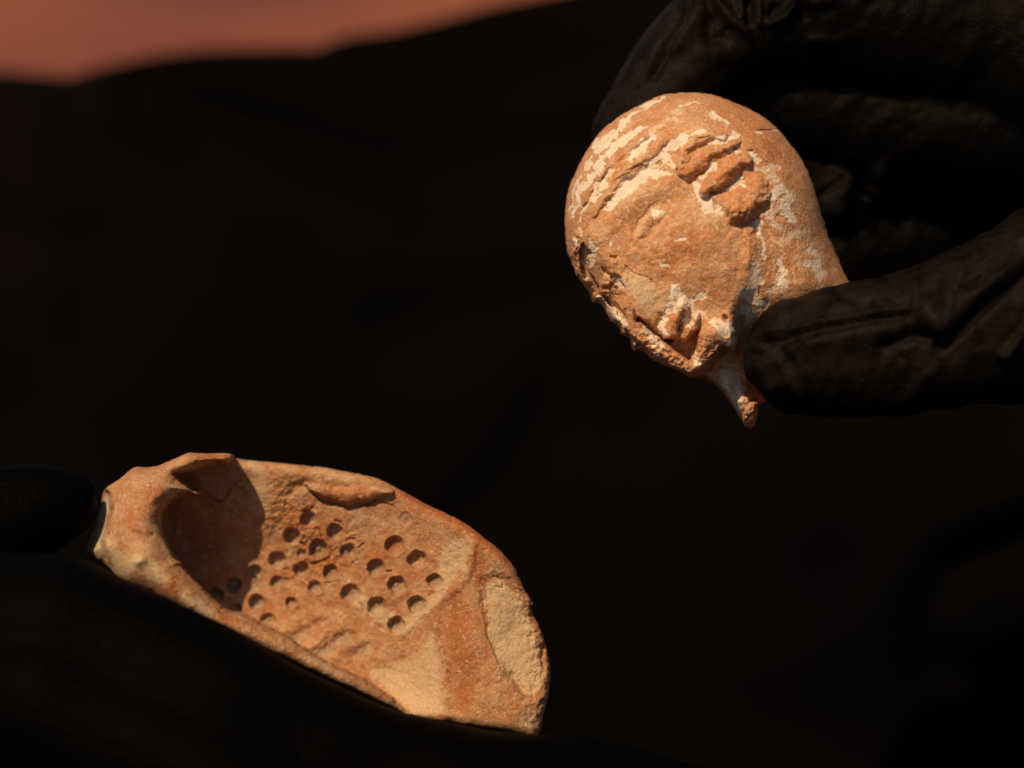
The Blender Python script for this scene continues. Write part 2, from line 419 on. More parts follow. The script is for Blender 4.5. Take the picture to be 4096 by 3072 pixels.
def head_relief(U, V):
    f = Field(U, V)
    dis, _ = seg_dist(U, V, head_out, closed=True)
    f.wob = fbm(U, V, 34, 5, 1); f.rag = fbm(U, V, 52, 5, 11) * 8 + fbm(U, V, 15, 3, 12) * 7; f.warp(11, 60, 13)
    wob2 = fbm(U, V, 150, 3, 4)
    # rounded mass of skull and face
    e = np.clip(1 - ((U - 2790) / 800) ** 2 - np.where(V < 900, ((V - 900) / 720) ** 2, ((V - 900) / 900) ** 2), 0.12, 1)
    ewid = 190 - 174 * sstep(1080, 1330, V) * (1 - sstep(3020, 3160, U))
    edge = np.sqrt(np.clip(1 - (1 - np.clip(dis / ewid, 0, 1)) ** 2, 0, 1))
    f.z = 400 * np.sqrt(e) * (0.25 + 0.75 * edge) - 120 * (1 - edge)
    # neck and flare: lower than the face, sinking towards the broken end
    jaw = np.concatenate([cA((1640, 640), (1580, 800), (1560, 930), (1470, 1050), (1485, 1150), (1490, 1290)),
                          cB((1470, 400), (1400, 560), (1365, 680), (1345, 780), (1350, 900), (1345, 965), (1240, 970), (1160, 1060), (1090, 1150), (1000, 1192))])
    neck = np.concatenate([jaw, cO((1500, 960), (1720, 980), (1960, 800), (1960, 500), (1790, 380), (1690, 350))])
    neck_chin = sstep(1120, 1440, V)
    f.neck = neck
    dn, _ = seg_dist(U, V, jaw); inn = inside(U, V, neck)
    drop = (22 + 180 * neck_chin) + 0.2 * np.clip(V - 1420, 0, 400)
    soft = 15 + 26 * (1 - neck_chin)
    sdn = np.where(inn, dn, -dn) + f.wob * 6
    f.z -= drop * sstep(-soft, soft * 1.2, sdn) * sstep(760, 1000, V)
    # hair: raised mass outside the hairline
    hl = [(205, 1400), (290, 1280), (330, 1060), (390, 940), (460, 850), (560, 740), (640, 670), (720, 600), (800, 570), (880, 640), (960, 690), (1030, 740), (1110, 830), (1230, 900), (1320, 1010)]
    hairpoly = np.concatenate([cA(*hl), cA((1420, 1060), (1580, 930), (1700, 700), (2100, 200), (1000, -100), (-100, 300), (-100, 1300))])
    f.hair = hairpoly
    f.poly(hairpoly, 3, 14, jit=5)
    S = f.stroke
    # ridges of hair
    for pts, w, h in [
        ([(320, 950), (370, 870), (430, 785), (500, 695), (580, 632), (670, 575)], [26, 30, 34, 32], 13),
        ([(470, 690), (560, 620), (640, 560), (740, 490), (800, 450)], [24, 32, 36, 30], 14),
        ([(330, 700), (430, 600), (500, 530), (590, 460), (680, 400)], [20, 28, 28, 22], 13),
        ([(240, 880), (300, 760), (380, 640)], 20, 10),
        ([(150, 1150), (180, 1000), (230, 880), (290, 780)], 20, 9),
        ([(230, 1160), (280, 1040), (330, 930), (400, 820)], 22, 10),
        ([(170, 800), (230, 660), (320, 520), (420, 400), (520, 310)], 22, 8),
        ([(930, 600), (960, 500), (1030, 430), (1120, 400), (1230, 400)], [36, 42, 38, 26], 26),
        ([(960, 670), (1030, 600), (1130, 540), (1230, 480), (1330, 450)], [50, 64, 60, 30], 33),
        ([(1105, 800), (1170, 740), (1260, 650), (1350, 580), (1400, 560)], [44, 54, 54, 40], 42),
    ]:
        S(cA, pts, np.array(w) * 1.08, h, prof='dome', jit=0.16)
    S(cA, [(1350, 880), (1440, 830), (1480, 780)], [122, 124, 96], 44, prof='dome', jit=0.12)
    S(cA, [(1420, 940), (1340, 970)], 70, 24, prof='round', jit=0.15)
    # sharp lower faces of the locks
    for pts, w, h in [([(1000, 740), (1090, 640), (1170, 570), (1250, 510)], 16, -12), ([(1110, 835), (1190, 800), (1290, 720), (1370, 670)], 16, -16),
                      ([(1240, 800), (1300, 770), (1375, 720)], 20, -10), ([(1310, 1035), (1420, 1020), (1500, 970), (1560, 890)], 26, -16),
                      ([(400, 900), (470, 830), (540, 740), (620, 680), (700, 625)], 12, -7), ([(560, 640), (640, 610), (700, 600)], 8, -8),
                      ([(1250, 500), (1310, 490)], 10, -24), ([(1410, 505), (1450, 500)], 7, -18), ([(1490, 370), (1560, 345), (1640, 345)], 7, -16), ([(1060, 420), (1100, 405), (1150, 400)], 8, -12),
                      ([(1475, 1070), (1462, 1100)], 16, -18), ([(640, 300), (800, 240), (980, 210)], 30, -5), ([(250, 740), (330, 620), (430, 500), (560, 390), (660, 340)], 12, -8), ([(330, 860), (400, 740), (520, 590), (620, 490), (720, 420)], 13, -9), ([(170, 930), (230, 780), (300, 650)], 10, -7), ([(340, 480), (450, 370), (560, 290)], 12, -6)]:
        S(cA, pts, w, h, jit=0.25)
    # lumps along the jaw
    S(cA, [(1410, 1100), (1430, 1180), (1410, 1300)], 46, 16, jit=0.25)
    # eye, brow and cheek
    S(cA, [(440, 1010), (560, 880), (700, 790), (850, 740)], 80, 16)
    S(cA, [(590, 1090), (630, 1000), (710, 920), (810, 890)], 30, -11); S(cA, [(610, 1100), (650, 1010), (720, 950), (790, 930)], 30, 0.75, ch='pale', jit=0.3); S(cA, [(610, 1090), (650, 1010), (720, 955)], 22, 0.7, ch='grey', jit=0.3)
    S(cA, [(640, 1085), (705, 1005), (790, 935)], 52, 10); S(cA, [(650, 1150), (740, 1085), (830, 980)], 28, -5)
    S(cA, [(570, 1120), (600, 1010), (680, 920)], 20, 5)
    S(cA, [(670, 1130), (760, 1040), (830, 930)], 22, -6)
    S(cA, [(900, 1200), (1100, 1130)], 240, 34)
    S(cA, [(1000, 1420), (1200, 1350)], 120, 12)
    # nose: bridge, broken tip and the opened nostril
    S(cA, [(330, 1130), (380, 1260), (470, 1430)], 90, 34)
    S(cJ, [(700, 720), (820, 770), (950, 850)], 26, -26, jit=0.1)
    S(cJ, [(840, 840), (930, 940), (990, 1040)], [36, 52, 26], -26, prof='flat', jit=0.15)
    S(cJ, [(720, 1010), (850, 950)], 40, -24, jit=0.3)
    S(cJ, [(680, 900), (760, 930)], 60, 14, jit=0.4)
    S(cJ, [(820, 500), (900, 510)], 24, -14, jit=0.3)
    S(cJ, [(1000, 650), (1170, 730), (1350, 830), (1520, 920)], 16, -8, jit=0.4)
    S(cJ, [(1090, 1130), (1500, 1250)], 260, 10)
    # deep gap between the face and the far edge of the hair, then the raised far strip
    S(cJ, [(360, 300), (380, 450), (380, 600), (420, 760), (520, 950), (620, 1100)], [34, 80, 60, 50, 60, 40], -74, prof='flat', edge=0.4, jit=0.12)
    S(cJ, [(240, 150), (210, 400), (230, 640), (300, 800)], 30, 24, jit=0.2)
    S(cJ, [(430, 1010), (560, 1220), (620, 1260)], 60, -60, jit=0.3)
    S(cJ, [(680, 1120), (820, 1250), (960, 1380), (1020, 1480)], [24, 50, 40, 20], -60, prof='flat', edge=0.4, jit=0.15)
    S(cB, [(310, 590), (360, 680), (460, 780), (560, 930)], [16, 40, 34, 30], 26, prof='round', jit=0.25)
    S(cB, [(500, 640), (545, 790), (650, 905), (790, 1000), (900, 1068), (990, 1120)], [24, 50, 64, 62, 56, 46], 60, prof='flat', edge=0.42, jit=0.12)
    S(cB, [(500, 830), (600, 940), (680, 1020)], 16, -40, jit=0.2)
    S(cB, [(600, 735), (680, 800), (760, 860), (830, 910)], [12, 22, 22, 20], -70, jit=0.15)
    f.poly(cB((790, 895), (860, 880), (960, 905), (1055, 820), (1055, 930), (1000, 1070)), -85, 12, jit=6)
    # lips and chin
    S(cB, [(930, 660), (880, 760), (820, 850)], [60, 66, 50], 46, prof='round', jit=0.10)
    S(cB, [(1050, 720), (1010, 800), (975, 880)], [36, 36, 24], 44, prof='round', jit=0.15)
    S(cB, [(940, 720), (910, 820)], 14, -24, jit=0.2)
    S(cB, [(780, 700), (740, 800)], 18, -14, jit=0.2)
    S(cB, [(860, 520), (900, 600)], 60, 20)
    f.poly(cB((1050, 860), (1150, 765), (1300, 785), (1365, 850), (1360, 965), (1245, 985), (1165, 1070), (1090, 1160), (1005, 1190), (1000, 1085), (1045, 970)), 52, 9, jit=5)
    S(cB, [(1150, 860), (1110, 980), (1060, 1100)], [100, 84, 50], 22, jit=0.06)
    S(cB, [(1230, 815), (1310, 850)], 84, 22, jit=0.08)
    S(cK, [(860, 1050), (1000, 1010), (1080, 900)], 16, -10, jit=0.5)
    for i in range(6):
        S(cK, [(880 + 14 * i, 1040 + 55 * i), (960 + 6 * i, 1010 + 52 * i), (1040 - 10 * i, 1000 + 45 * i)], 11, -13, jit=0.6)
    S(cK, [(1190, 480), (1230, 490)], 24, -30, jit=0.4)
    # broken tip of the neck flange catches the sun
    S(cB, [(1400, 1370), (1480, 1520)], 110, 190)
    S(cB, [(1510, 1420), (1470, 1495), (1440, 1570)], [40, 46, 36], 120, prof='flat', edge=0.35, jit=0.2)
    S(cB, [(1350, 1150), (1400, 1250)], 60, -20)
    # cracks and chips on the neck
    S(cA, [(1810, 1230), (1850, 1190), (1900, 1110)], 14, -3, jit=0.5)
    S(cB, [(1790, 330), (1800, 430)], 16, -5, jit=0.5)
    # white slip lying in the hollows
    W = [
        (cA, [(335, 500), (400, 430), (470, 370), (545, 295)], [22, 30, 30, 18], 1.0), (cA, [(330, 640), (390, 560), (470, 470), (560, 400), (650, 345)], [30, 30, 26, 20, 14], 1.0),
        (cA, [(570, 550), (640, 480), (730, 415)], [20, 32, 26], 1.0), (cA, [(815, 490), (880, 450), (960, 410), (1040, 372), (1105, 355)], [14, 34, 26, 16, 7], 1.0),
        (cA, [(1120, 460), (1200, 430), (1270, 408), (1335, 392), (1300, 368)], [12, 22, 20, 14, 9], 1.0),
        (cA, [(425, 915), (480, 845), (550, 765), (625, 695), (705, 645)], [24, 38, 44, 46, 50], 1.0), (cA, [(700, 620), (760, 575), (820, 560), (865, 610)], [40, 56, 50, 26], 1.0), (cA, [(740, 670), (860, 660)], 26, 0.9),
        (cA, [(305, 860), (340, 790), (395, 720)], [24, 36, 26], 1.0), (cA, [(180, 890), (220, 800), (270, 720), (300, 670)], [18, 26, 28, 20], 1.0), (cA, [(262, 610), (292, 550)], [22, 14], 1.0), (cA, [(150, 980), (180, 900)], 10, 0.9), (cA, [(140, 940), (170, 800), (220, 680)], [6, 9, 6], 0.95), (cA, [(215, 1000), (260, 900), (300, 850)], [10, 12, 8], 0.8), (cA, [(300, 480), (340, 430)], 9, 0.95), (cA, [(480, 330), (600, 235), (700, 190)], [6, 8, 5], 0.8), (cA, [(620, 360), (700, 330)], 12, 0.7), (cA, [(390, 710), (430, 660)], 20, 0.62), (cA, [(690, 420), (760, 330), (900, 270)], [14, 20, 16], 0.5),
        (cA, [(1042, 750), (1060, 830), (1120, 885), (1180, 925), (1225, 930)], [20, 36, 42, 34, 22], 1.0), (cA, [(1125, 640), (1172, 618)], [24, 28], 1.0), (cA, [(1080, 700), (1100, 680)], 18, 0.8),
        (cA, [(1275, 500), (1340, 520)], [16, 22], 1.0), (cA, [(1415, 512), (1450, 540), (1490, 575)], [16, 26, 14], 1.0), (cA, [(1205, 800), (1260, 770), (1330, 730), (1370, 705)], [10, 16, 18, 26], 1.0), (cA, [(1375, 740), (1390, 760)], 14, 1.0),
        (cA, [(1600, 800), (1660, 790), (1690, 860), (1680, 920), (1720, 1000)], [46, 54, 54, 64, 36], 0.74), (cA, [(1560, 960), (1620, 880)], 44, 0.6),
        (cA, [(1485, 1010), (1500, 1100), (1515, 1180), (1530, 1260)], [22, 12, 18, 12], 1.0), (cA, [(1820, 1290), (1880, 1310), (1930, 1370)], [36, 54, 40], 0.68), (cA, [(1850, 1210), (1900, 1240)], 36, 0.6),
        (cA, [(1470, 1320), (1480, 1400), (1420, 1520), (1500, 1590)], [40, 60, 70, 60], 0.66), (cA, [(1590, 1490), (1660, 1450)], 50, 0.58), (cA, [(1640, 1290), (1660, 1370), (1650, 1440)], [18, 20, 24], 1.0),
        (cA, [(1620, 620), (1560, 640), (1480, 640)], 30, 0.55), (cA, [(1560, 680), (1620, 710)], 26, 0.6), (cA, [(1650, 1150), (1800, 1080)], 40, 0.5), (cA, [(1580, 1010), (1640, 1060)], 30, 0.6),
        (cA, [(765, 950), (785, 942)], [24, 22], 1.0), (cA, [(1150, 228), (1190, 270), (1260, 310)], [26, 30, 14], 0.75), (cA, [(920, 176), (1070, 166)], [8, 5], 1.0),
        (cA, [(640, 190), (720, 170), (810, 135)], [6, 12, 10], 0.9), (cA, [(880, 1142), (925, 1130), (965, 1128)], [5, 8, 9], 0.9), (cA, [(800, 1300), (812, 1304)], [17, 12], 0.9), (cA, [(440, 1145), (440, 1185)], [8, 6], 0.9),
        (cA, [(1480, 385), (1510, 375)], 9, 0.9), (cA, [(1600, 352), (1640, 350)], 5, 0.9), (cA, [(1290, 370), (1340, 392)], [14, 8], 1.0), (cA, [(940, 190), (900, 220)], 30, 0.45),
        (cB, [(880, 490), (880, 560), (860, 640), (820, 680)], [30, 56, 46, 26], 1.0), (cB, [(950, 620), (930, 560)], 40, 0.75), (cB, [(1010, 590), (1060, 560), (1090, 545)], [30, 38, 26], 0.95), (cB, [(1010, 680), (1080, 700)], 50, 0.6),
        (cB, [(1190, 760), (1250, 800), (1320, 820)], [40, 60, 44], 1.0), (cB, [(1320, 910), (1330, 945)], [30, 26], 1.0), (cB, [(790, 730), (775, 790), (790, 850)], [24, 26, 18], 0.9), (cB, [(950, 740), (985, 760)], [24, 34], 0.95),
        (cB, [(1030, 1020), (1050, 1090)], [22, 32], 0.95), (cB, [(640, 800), (720, 900), (780, 950)], [28, 42, 30], 0.85), (cB, [(1420, 660), (1450, 720)], 50, 0.7),
        (cJ, [(490, 250), (520, 350), (500, 480), (480, 640)], [40, 60, 50, 30], 1.0), (cJ, [(400, 560), (340, 600)], 50, 0.9), (cJ, [(300, 60), (310, 140)], [40, 30], 0.95), (cJ, [(235, 220), (220, 400)], [16, 20], 0.9),
        (cJ, [(400, 380), (380, 480)], 60, 0.7), (cJ, [(400, 780), (480, 900)], 50, 0.6), (cJ, [(700, 1220), (800, 1310), (950, 1450), (1040, 1580)], [40, 60, 56, 50], 0.75), (cJ, [(900, 860), (960, 1010)], [40, 40], 0.9), (cJ, [(1010, 890), (1020, 1020)], 14, 1.0),
        (cJ, [(650, 1140), (690, 1190)], 44, 0.8), (cJ, [(830, 250), (835, 310)], 14, 0.9), (cJ, [(1680, 600), (1730, 640)], 30, 0.85), (cJ, [(1860, 230), (2000, 210)], [14, 20], 0.85),
        (cB, [(1330, 1280), (1370, 1380)], 60, 0.62), (cB, [(1250, 1080), (1360, 1100)], 30, 0.55), (cB, [(1380, 800), (1370, 870)], 30, 0.6), (cB, [(1280, 1180), (1340, 1280), (1400, 1390)], [70, 60, 50], 0.74),
    ]
    for c, pts, w, k in W:
        S(c, pts, np.array(w if hasattr(w, '__len__') else [w] * len(pts), float), k, ch='white', prof='flat', jit=0.42, mode='max', edge=0.3 if k > 0.85 else 0.6)
    for c, pts, w, k in W:
        ws = np.array(w if hasattr(w, '__len__') else [w] * len(pts), float)
        S(c, pts, ws * 1.9 + 6, 0.55 * k, ch='pale', jit=0.5, mode='max')
    # bare clay spots in the slip
    for c, pts, w in [(cA, [(770, 590), (785, 605)], 16), (cA, [(838, 598)], 9), (cA, [(1660, 830)], 16), (cA, [(1630, 860)], 9), (cA, [(1625, 965), (1660, 985)], 14), (cA, [(1740, 900), (1750, 930)], 16), (cB, [(885, 572)], 13), (cB, [(1215, 778)], 13), (cB, [(1030, 1040), (1040, 1055)], 8), (cB, [(1545, 490), (1550, 545)], 10), (cA, [(1690, 1000)], 12), (cB, [(1690, 330), (1680, 380)], 14)]:
        S(c, pts, w, -0.9, ch='white', prof='flat', jit=0.3); S(c, pts, w, -6, jit=0.2)
    S(cA, [(1172, 870), (1190, 912)], [11, 10], -1.0, ch='white', prof='flat', edge=0.2); S(cA, [(1172, 870), (1190, 912)], 12, -10); S(cA, [(1172, 870), (1190, 912)], 12, 1.0, ch='deep', prof='flat')
    wht = f.get('white'); f.z -= 3 * sstep(0.3, 0.8, wht)
    # ochre lime crust over the broken nose and upper lip
    f.poly(cB((470, 330), (600, 350), (760, 480), (830, 640), (700, 720), (560, 640), (480, 500)), 0.85, 26, ch='pale', jit=16)
    f.poly(cB((500, 420), (640, 420), (760, 560), (740, 700), (600, 660)), 0.7, 30, ch='grey', jit=20)
    S(cA, [(800, 800), (1050, 1000), (1200, 1000)], 120, 0.42, ch='pale', jit=0.2); S(cA, [(520, 900), (640, 800)], 60, 0.4, ch='pale', jit=0.2)
    S(cA, [(1080, 300), (900, 260)], 90, 0.45, ch='pale', jit=0.3); S(cA, [(1760, 700), (1820, 900), (1840, 1050)], 50, 0.35, ch='grey', jit=0.4)
    S(cA, [(1300, 230), (1500, 420), (1600, 560)], 120, 0.7, ch='deep', jit=0.3); S(cA, [(1150, 560), (1000, 620)], 60, 0.7, ch='deep', jit=0.2); S(cA, [(1170, 740), (1300, 640)], 50, 0.8, ch='deep', jit=0.2)
    S(cA, [(1420, 880)], 120, 0.6, ch='deep', jit=0.3); S(cA, [(1000, 1100), (880, 1230), (780, 1300)], 110, 0.5, ch='deep', jit=0.5); S(cB, [(860, 760)], 70, 0.7, ch='deep', jit=0.3); S(cB, [(1300, 560)], 70, 0.5, ch='deep', jit=0.3)
    # worn, pitted skin
    f.z += wob2 * 8 + f.wob * 1.7 + fbm(U, V, 12, 3, 6) * 0.7
    rough = np.zeros(U.shape); fr = Field(U, V); fr.stroke(cB, [(1100, 1000), (900, 1060), (640, 960)], 120, 1.0); fr.stroke(cJ, [(750, 900), (800, 1100)], 160, 1.0); fr.stroke(cB, [(1470, 1490)], 70, 1.2); fr.stroke(cA, [(1400, 950)], 120, 0.35); fr.stroke(cA, [(230, 1200)], 120, 0.6)
    f.z += fr.z * fbm(U, V, 16, 4, 8) * 12
    return f

head_c = np.array([2790.0, 960.0])
hd = shell(head_out, head_c, 1300, 350, lambda u, v: -330 + 0 * u, head_relief, rough=2.5)
hbase = P(np.array([3000.]), np.array([1500.]), np.array([-50.]))[0]
head = empty('broken_figurine', hbase, 'small broken terracotta head with white slip in its hair, held in black gloved fingers', 'figurine')
_hair = np.concatenate([cA((205, 1400), (290, 1280), (330, 1060), (390, 940), (460, 850), (560, 740), (640, 670), (720, 600), (800, 570), (880, 640), (960, 690), (1030, 740), (1110, 830), (1230, 900), (1320, 1010), (1420, 1060), (1580, 930), (1640, 760), (1740, 760), (2400, 760), (2400, -300), (-300, -300), (-300, 1400))])
_neck = np.concatenate([cA((1580, 930), (1470, 1050), (1485, 1150), (1490, 1290)), cB((1470, 400), (1400, 560), (1365, 680), (1345, 780), (1350, 900), (1345, 965), (1240, 970), (1160, 1060), (1090, 1150), (1000, 1192)), cO((1400, 1100), (2300, 1100), (2300, 411), (1743, 411))])
def head_part(uv, front):
    r = np.zeros(len(uv), int)
    r[inside(uv[:, 0], uv[:, 1], _hair)] = 1
    r[inside(uv[:, 0], uv[:, 1], _neck)] = 2
    r[~front & (r == 0)] = 1
    return r
split_parts(head, hbase, hd, head_part, ['face', 'hair', 'neck'], ['white', 'pale', 'grey', 'deep'], M_head)

# ------------------------------------------------------------------ terracotta bowl fragment
rim_in = np.concatenate([cC((1400, 150), (1385, 185), (1340, 222), (1260, 212), (1200, 235), (1120, 255), (1060, 282), (960, 300), (878, 322), (900, 370), (960, 415), (1040, 465), (1095, 490), (1060, 505), (990, 480), (900, 512), (850, 560), (800, 600), (765, 680), (752, 760), (770, 850), (810, 940), (860, 1030), (905, 1075), (965, 1112), (930, 1125), (1000, 1200), (1060, 1270), (1130, 1345), (1210, 1425), (1300, 1510), (1400, 1555), (1500, 1575), (1640, 1650)),
                         cE((60, 985), (150, 1050), (260, 1120), (380, 1185), (480, 1225), (560, 1270), (640, 1320), (720, 1375), (765, 1425), (800, 1455), (850, 1482))])
bowl_out_pts = np.concatenate([cC((1400, 150), (1340, 138), (1200, 140), (1090, 138), (1000, 133), (940, 160), (860, 195), (740, 245), (640, 262), (540, 262), (470, 300), (400, 360), (310, 415), (250, 490), (230, 620), (180, 800), (95, 1010), (180, 1090), (280, 1130), (350, 1210), (420, 1280), (500, 1325), (640, 1390), (800, 1475), (950, 1550), (1150, 1650)),
                               cE((0, 1110), (150, 1180), (300, 1250), (450, 1320), (600, 1390), (740, 1450), (830, 1485), (930, 1510), (1100, 1535), (1300, 1565), (1450, 1590), (1540, 1612), (1600, 1615)),
                               cE((1635, 1560), (1650, 1470), (1675, 1380), (1690, 1270), (1690, 1180), (1672, 1080), (1650, 990), (1620, 920), (1580, 850), (1575, 780), (1540, 710), (1500, 640), (1470, 570), (1410, 490), (1330, 420), (1240, 350), (1150, 285), (1050, 235), (950, 190), (840, 130), (740, 75), (640, 25)),
                               cF((1300, 235), (1150, 210), (1000, 180), (850, 165), (700, 150), (560, 135), (420, 125), (340, 118), (280, 95))])
bowl_out = smooth_poly(bowl_out_pts, 4)
HOLES = [(868, 590, 70, 1), (735, 725, 68, 1), (1080, 695, 64, .9), (945, 830, 70, 1), (1182, 850, 66, .8), (622, 920, 66, 1), (808, 870, 40, .5), (808, 995, 62, 1), (1045, 1018, 62, .9), (440, 1012, 52, 1), (615, 1098, 52, .8), (268, 1118, 60, 1), (455, 1258, 66, 1), (130, 1195, 52, .9), (545, 1400, 60, .8), (290, 1325, 50, .8), (918, 1140, 52, .8), (728, 1260, 44, .8),
         (1553, 802, 74, 1), (1737, 920, 74, 1), (1405, 982, 70, 1), (1878, 1092, 58, .8), (1575, 1125, 74, 1), (1205, 1190, 74, .9), (1412, 1288, 72, 1), (1735, 1282, 68, .9), (1570, 1442, 68, 1), (1640, 585, 56, .22)]
RIM_CTRL = [(*cC((1390, 150))[0], 240), (*cC((1150, 180))[0], 270), (*cC((940, 220))[0], 290), (*cC((700, 280))[0], 270), (*cC((480, 330))[0], 250), (*cC((300, 470))[0], 200), (*cC((820, 470))[0], 310), (*cC((1100, 490))[0], 250), (*cC((650, 600))[0], 360), (*cC((420, 700))[0], 340), (*cC((340, 900))[0], 330), (*cC((600, 900))[0], 430), (*cC((300, 1080))[0], 340), (*cC((500, 1100))[0], 450), (*cC((760, 1150))[0], 470), (*cC((420, 1260))[0], 400),
            (*cC((900, 1300))[0], 470), (*cC((1100, 1450))[0], 455), (*cC((1400, 1650))[0], 430), (*cE((200, 1130))[0], 390), (*cE((450, 1260))[0], 340), (*cE((650, 1370))[0], 280), (*cE((850, 1490))[0], 220)]
FLOOR_CTRL = [(*cF((300, 110))[0], -20), (*cF((60, 200))[0], -70), (*cF((600, 150))[0], -20), (*cF((1000, 190))[0], 0), (*cF((1500, 300))[0], 30), (*cF((1900, 520))[0], 60), (*cE((1250, 380))[0], 100), (*cE((1440, 520))[0], 110), (*cE((1600, 800))[0], 60), (*cE((1680, 1150))[0], 60), (*cE((1640, 1550))[0], 120),
              (*cF((650, 500))[0], -90), (*cF((1200, 560))[0], -60), (*cF((1600, 700))[0], -20), (*cF((800, 850))[0], -150), (*cF((400, 900))[0], -235), (*cF((100, 700))[0], -230), (*cC((900, 800))[0], -260), (*cC((1000, 1100))[0], -270), (*cC((1250, 1300))[0], -235), (*cC((950, 560))[0], -180), (*cF((500, 1250))[0], -235), (*cF((1100, 1150))[0], -120), (*cF((1570, 1200))[0], -50), (*cF((1000, 1400))[0], -130),
              (*cE((400, 1050))[0], -110), (*cE((700, 1250))[0], -70), (*cE((850, 1400))[0], 0), (*cE((1000, 1300))[0], 40), (*cE((1000, 950))[0], 30), (*cE((1170, 620))[0], 70), (*cE((1200, 1000))[0], 95), (*cE((1300, 1300))[0], 130), (*cE((1100, 1500))[0], 110), (*cE((1400, 1000))[0], 80), (*cE((850, 1490))[0], 60), (*cE((1400, 1540))[0], 150)]

def bowl_relief(U, V):
    f = Field(U, V)
    f.wob = fbm(U, V, 36, 5, 21); f.rag = f.wob * 6; f.warp(10, 70, 33)
    wob2 = fbm(U, V, 170, 3, 24)
    S = f.stroke
    zf = rbf(U, V, FLOOR_CTRL); zr = rbf(U, V, RIM_CTRL)
    ff = Field(U, V); ff.wob = f.wob; ff.WU, ff.WV = f.WU, f.WV; Q = ff.stroke
    # floor details
    Q(cF, [(860, 320), (1000, 380), (1150, 410), (1300, 400), (1450, 370), (1520, 390)], [24, 52, 78, 80, 56, 30], 36, prof='dome', jit=0.10)
    Q(cF, [(900, 385), (960, 430), (1080, 480), (1200, 495), (1320, 470), (1410, 440)], [12, 16, 20, 22, 16, 10], -26, jit=0.15)
    Q(cF, [(1430, 440), (1540, 500)], 8, -10, jit=0.4); Q(cF, [(870, 325), (960, 340)], 12, -6, jit=0.5); Q(cF, [(700, 420), (760, 330), (850, 320)], 40, -14, jit=0.2)
    Q(cF, [(520, 640), (480, 520), (470, 380)], 60, 8, jit=0.3)
    Q(cF, [(270, 300), (235, 370), (180, 440), (120, 430)], 9, -12, jit=0.4); Q(cC, [(1120, 480), (1220, 530), (1290, 560)], 14, -9, jit=0.6); Q(cC, [(1230, 600), (1400, 640), (1620, 660)], 18, 8, jit=0.3); Q(cC, [(1400, 700), (1430, 720)], 16, 8, jit=0.5)
    Q(cC, [(980, 690), (900, 740), (890, 850)], 12, 8, jit=0.3)
    for x, y, r, k in HOLES:
        rr = r * (1 + 0.05 * math.sin(x * 0.7))
        Q(cF, [(x + 4, y + 4)], rr * 1.22, 9, jit=0.12, warp=0.25)
        Q(cF, [(x + 2, y + 2)], rr * 0.93, -44 * k, prof='flat', edge=0.27, jit=0.11, warp=0.28)
        Q(cF, [(x + 12, y + 14)], rr * 0.4, -9 * k); Q(cF, [(x + rr * 0.75, y + rr * 0.8)], rr * 0.4, 6 * k, jit=0.4)
        f.stroke(cF, [(x, y)], rr * 0.9, 0.7 if x < 1450 or y > 1000 else 0.2, ch='grey', prof='flat', edge=0.15, mode='max', warp=0.22)
    for pts, w, h in [([(850, 850), (830, 800), (800, 790)], 12, -14), ([(900, 950), (950, 925), (1005, 905)], 12, -22), ([(1010, 1100), (1060, 1095)], 8, -10), ([(1480, 1015), (1520, 1005)], 7, -14), ([(690, 1080), (720, 1100)], 14, -20), ([(1270, 830), (1305, 795)], 10, -14), ([(1240, 760), (1180, 760)], 10, -10), ([(960, 740), (940, 680)], 8, -10), ([(820, 530), (900, 500)], 14, -14), ([(1100, 600), (1150, 640)], 12, -12),
                      ([(1150, 1180), (1300, 1310), (1400, 1430), (1520, 1500)], 16, -5), ([(1600, 1540), (1850, 1310), (1980, 1180)], 22, 5)]:
        Q(cF, pts, w, h, jit=0.4)
    # finger-like dents near the front lip
    Q(cE, [(290, 910), (200, 960), (110, 1015)], [34, 44, 38], -19, jit=0.3); Q(cE, [(450, 985), (360, 1030), (255, 1110)], [34, 46, 38], -22, jit=0.3); Q(cE, [(570, 1060), (480, 1120)], 40, -13, jit=0.3)
    Q(cE, [(370, 960), (260, 1030), (180, 1060)], 34, 8, jit=0.2); Q(cE, [(520, 1010), (400, 1090), (340, 1130)], 34, 8, jit=0.2); Q(cE, [(560, 1100), (640, 1130), (700, 1165)], 18, 6, jit=0.4)
    # crease between the inner slope and the right panel, and the flaked end
    Q(cE, [(1215, 430), (1195, 540), (1160, 640), (1080, 720), (990, 830), (975, 900)], 34, 14)
    Q(cE, [(975, 940), (1025, 1080), (1045, 1250), (1055, 1480)], 26, 16)
    ff.poly(cE((1270, 760), (1275, 640), (1350, 600), (1460, 640), (1560, 780), (1620, 960), (1650, 1100), (1640, 1300), (1590, 1380), (1500, 1330), (1400, 1200), (1330, 1040), (1290, 900)), -14, 14, jit=12)
    Q(cE, [(1275, 740), (1285, 860), (1310, 980), (1390, 1180)], [10, 14, 8, 6], -6, jit=0.4); Q(cE, [(1350, 620), (1390, 640), (1400, 690), (1360, 680)], 9, -7, jit=0.4); Q(cE, [(1640, 1060), (1650, 1180)], 18, -30, jit=0.3); Q(cE, [(1560, 760), (1590, 850), (1620, 960)], 26, 18, jit=0.4); Q(cE, [(1450, 1230), (1540, 1370)], 20, -12, jit=0.3)
    zf = zf + ff.z
    # rim over the cavity
    rimpoly = np.concatenate([rim_in, cE((800, 1560), (600, 1500), (0, 1300)), cC((900, 1700), (0, 1300), (-100, 400), (600, 0), (1300, 60))])
    d, _ = seg_dist(U, V, rim_in); ins = inside(U, V, rimpoly)
    sd = np.where(ins, d, -d) + f.wob * 4
    k = sstep(-9, 5, sd)
    fr = Field(U, V); fr.wob = f.wob
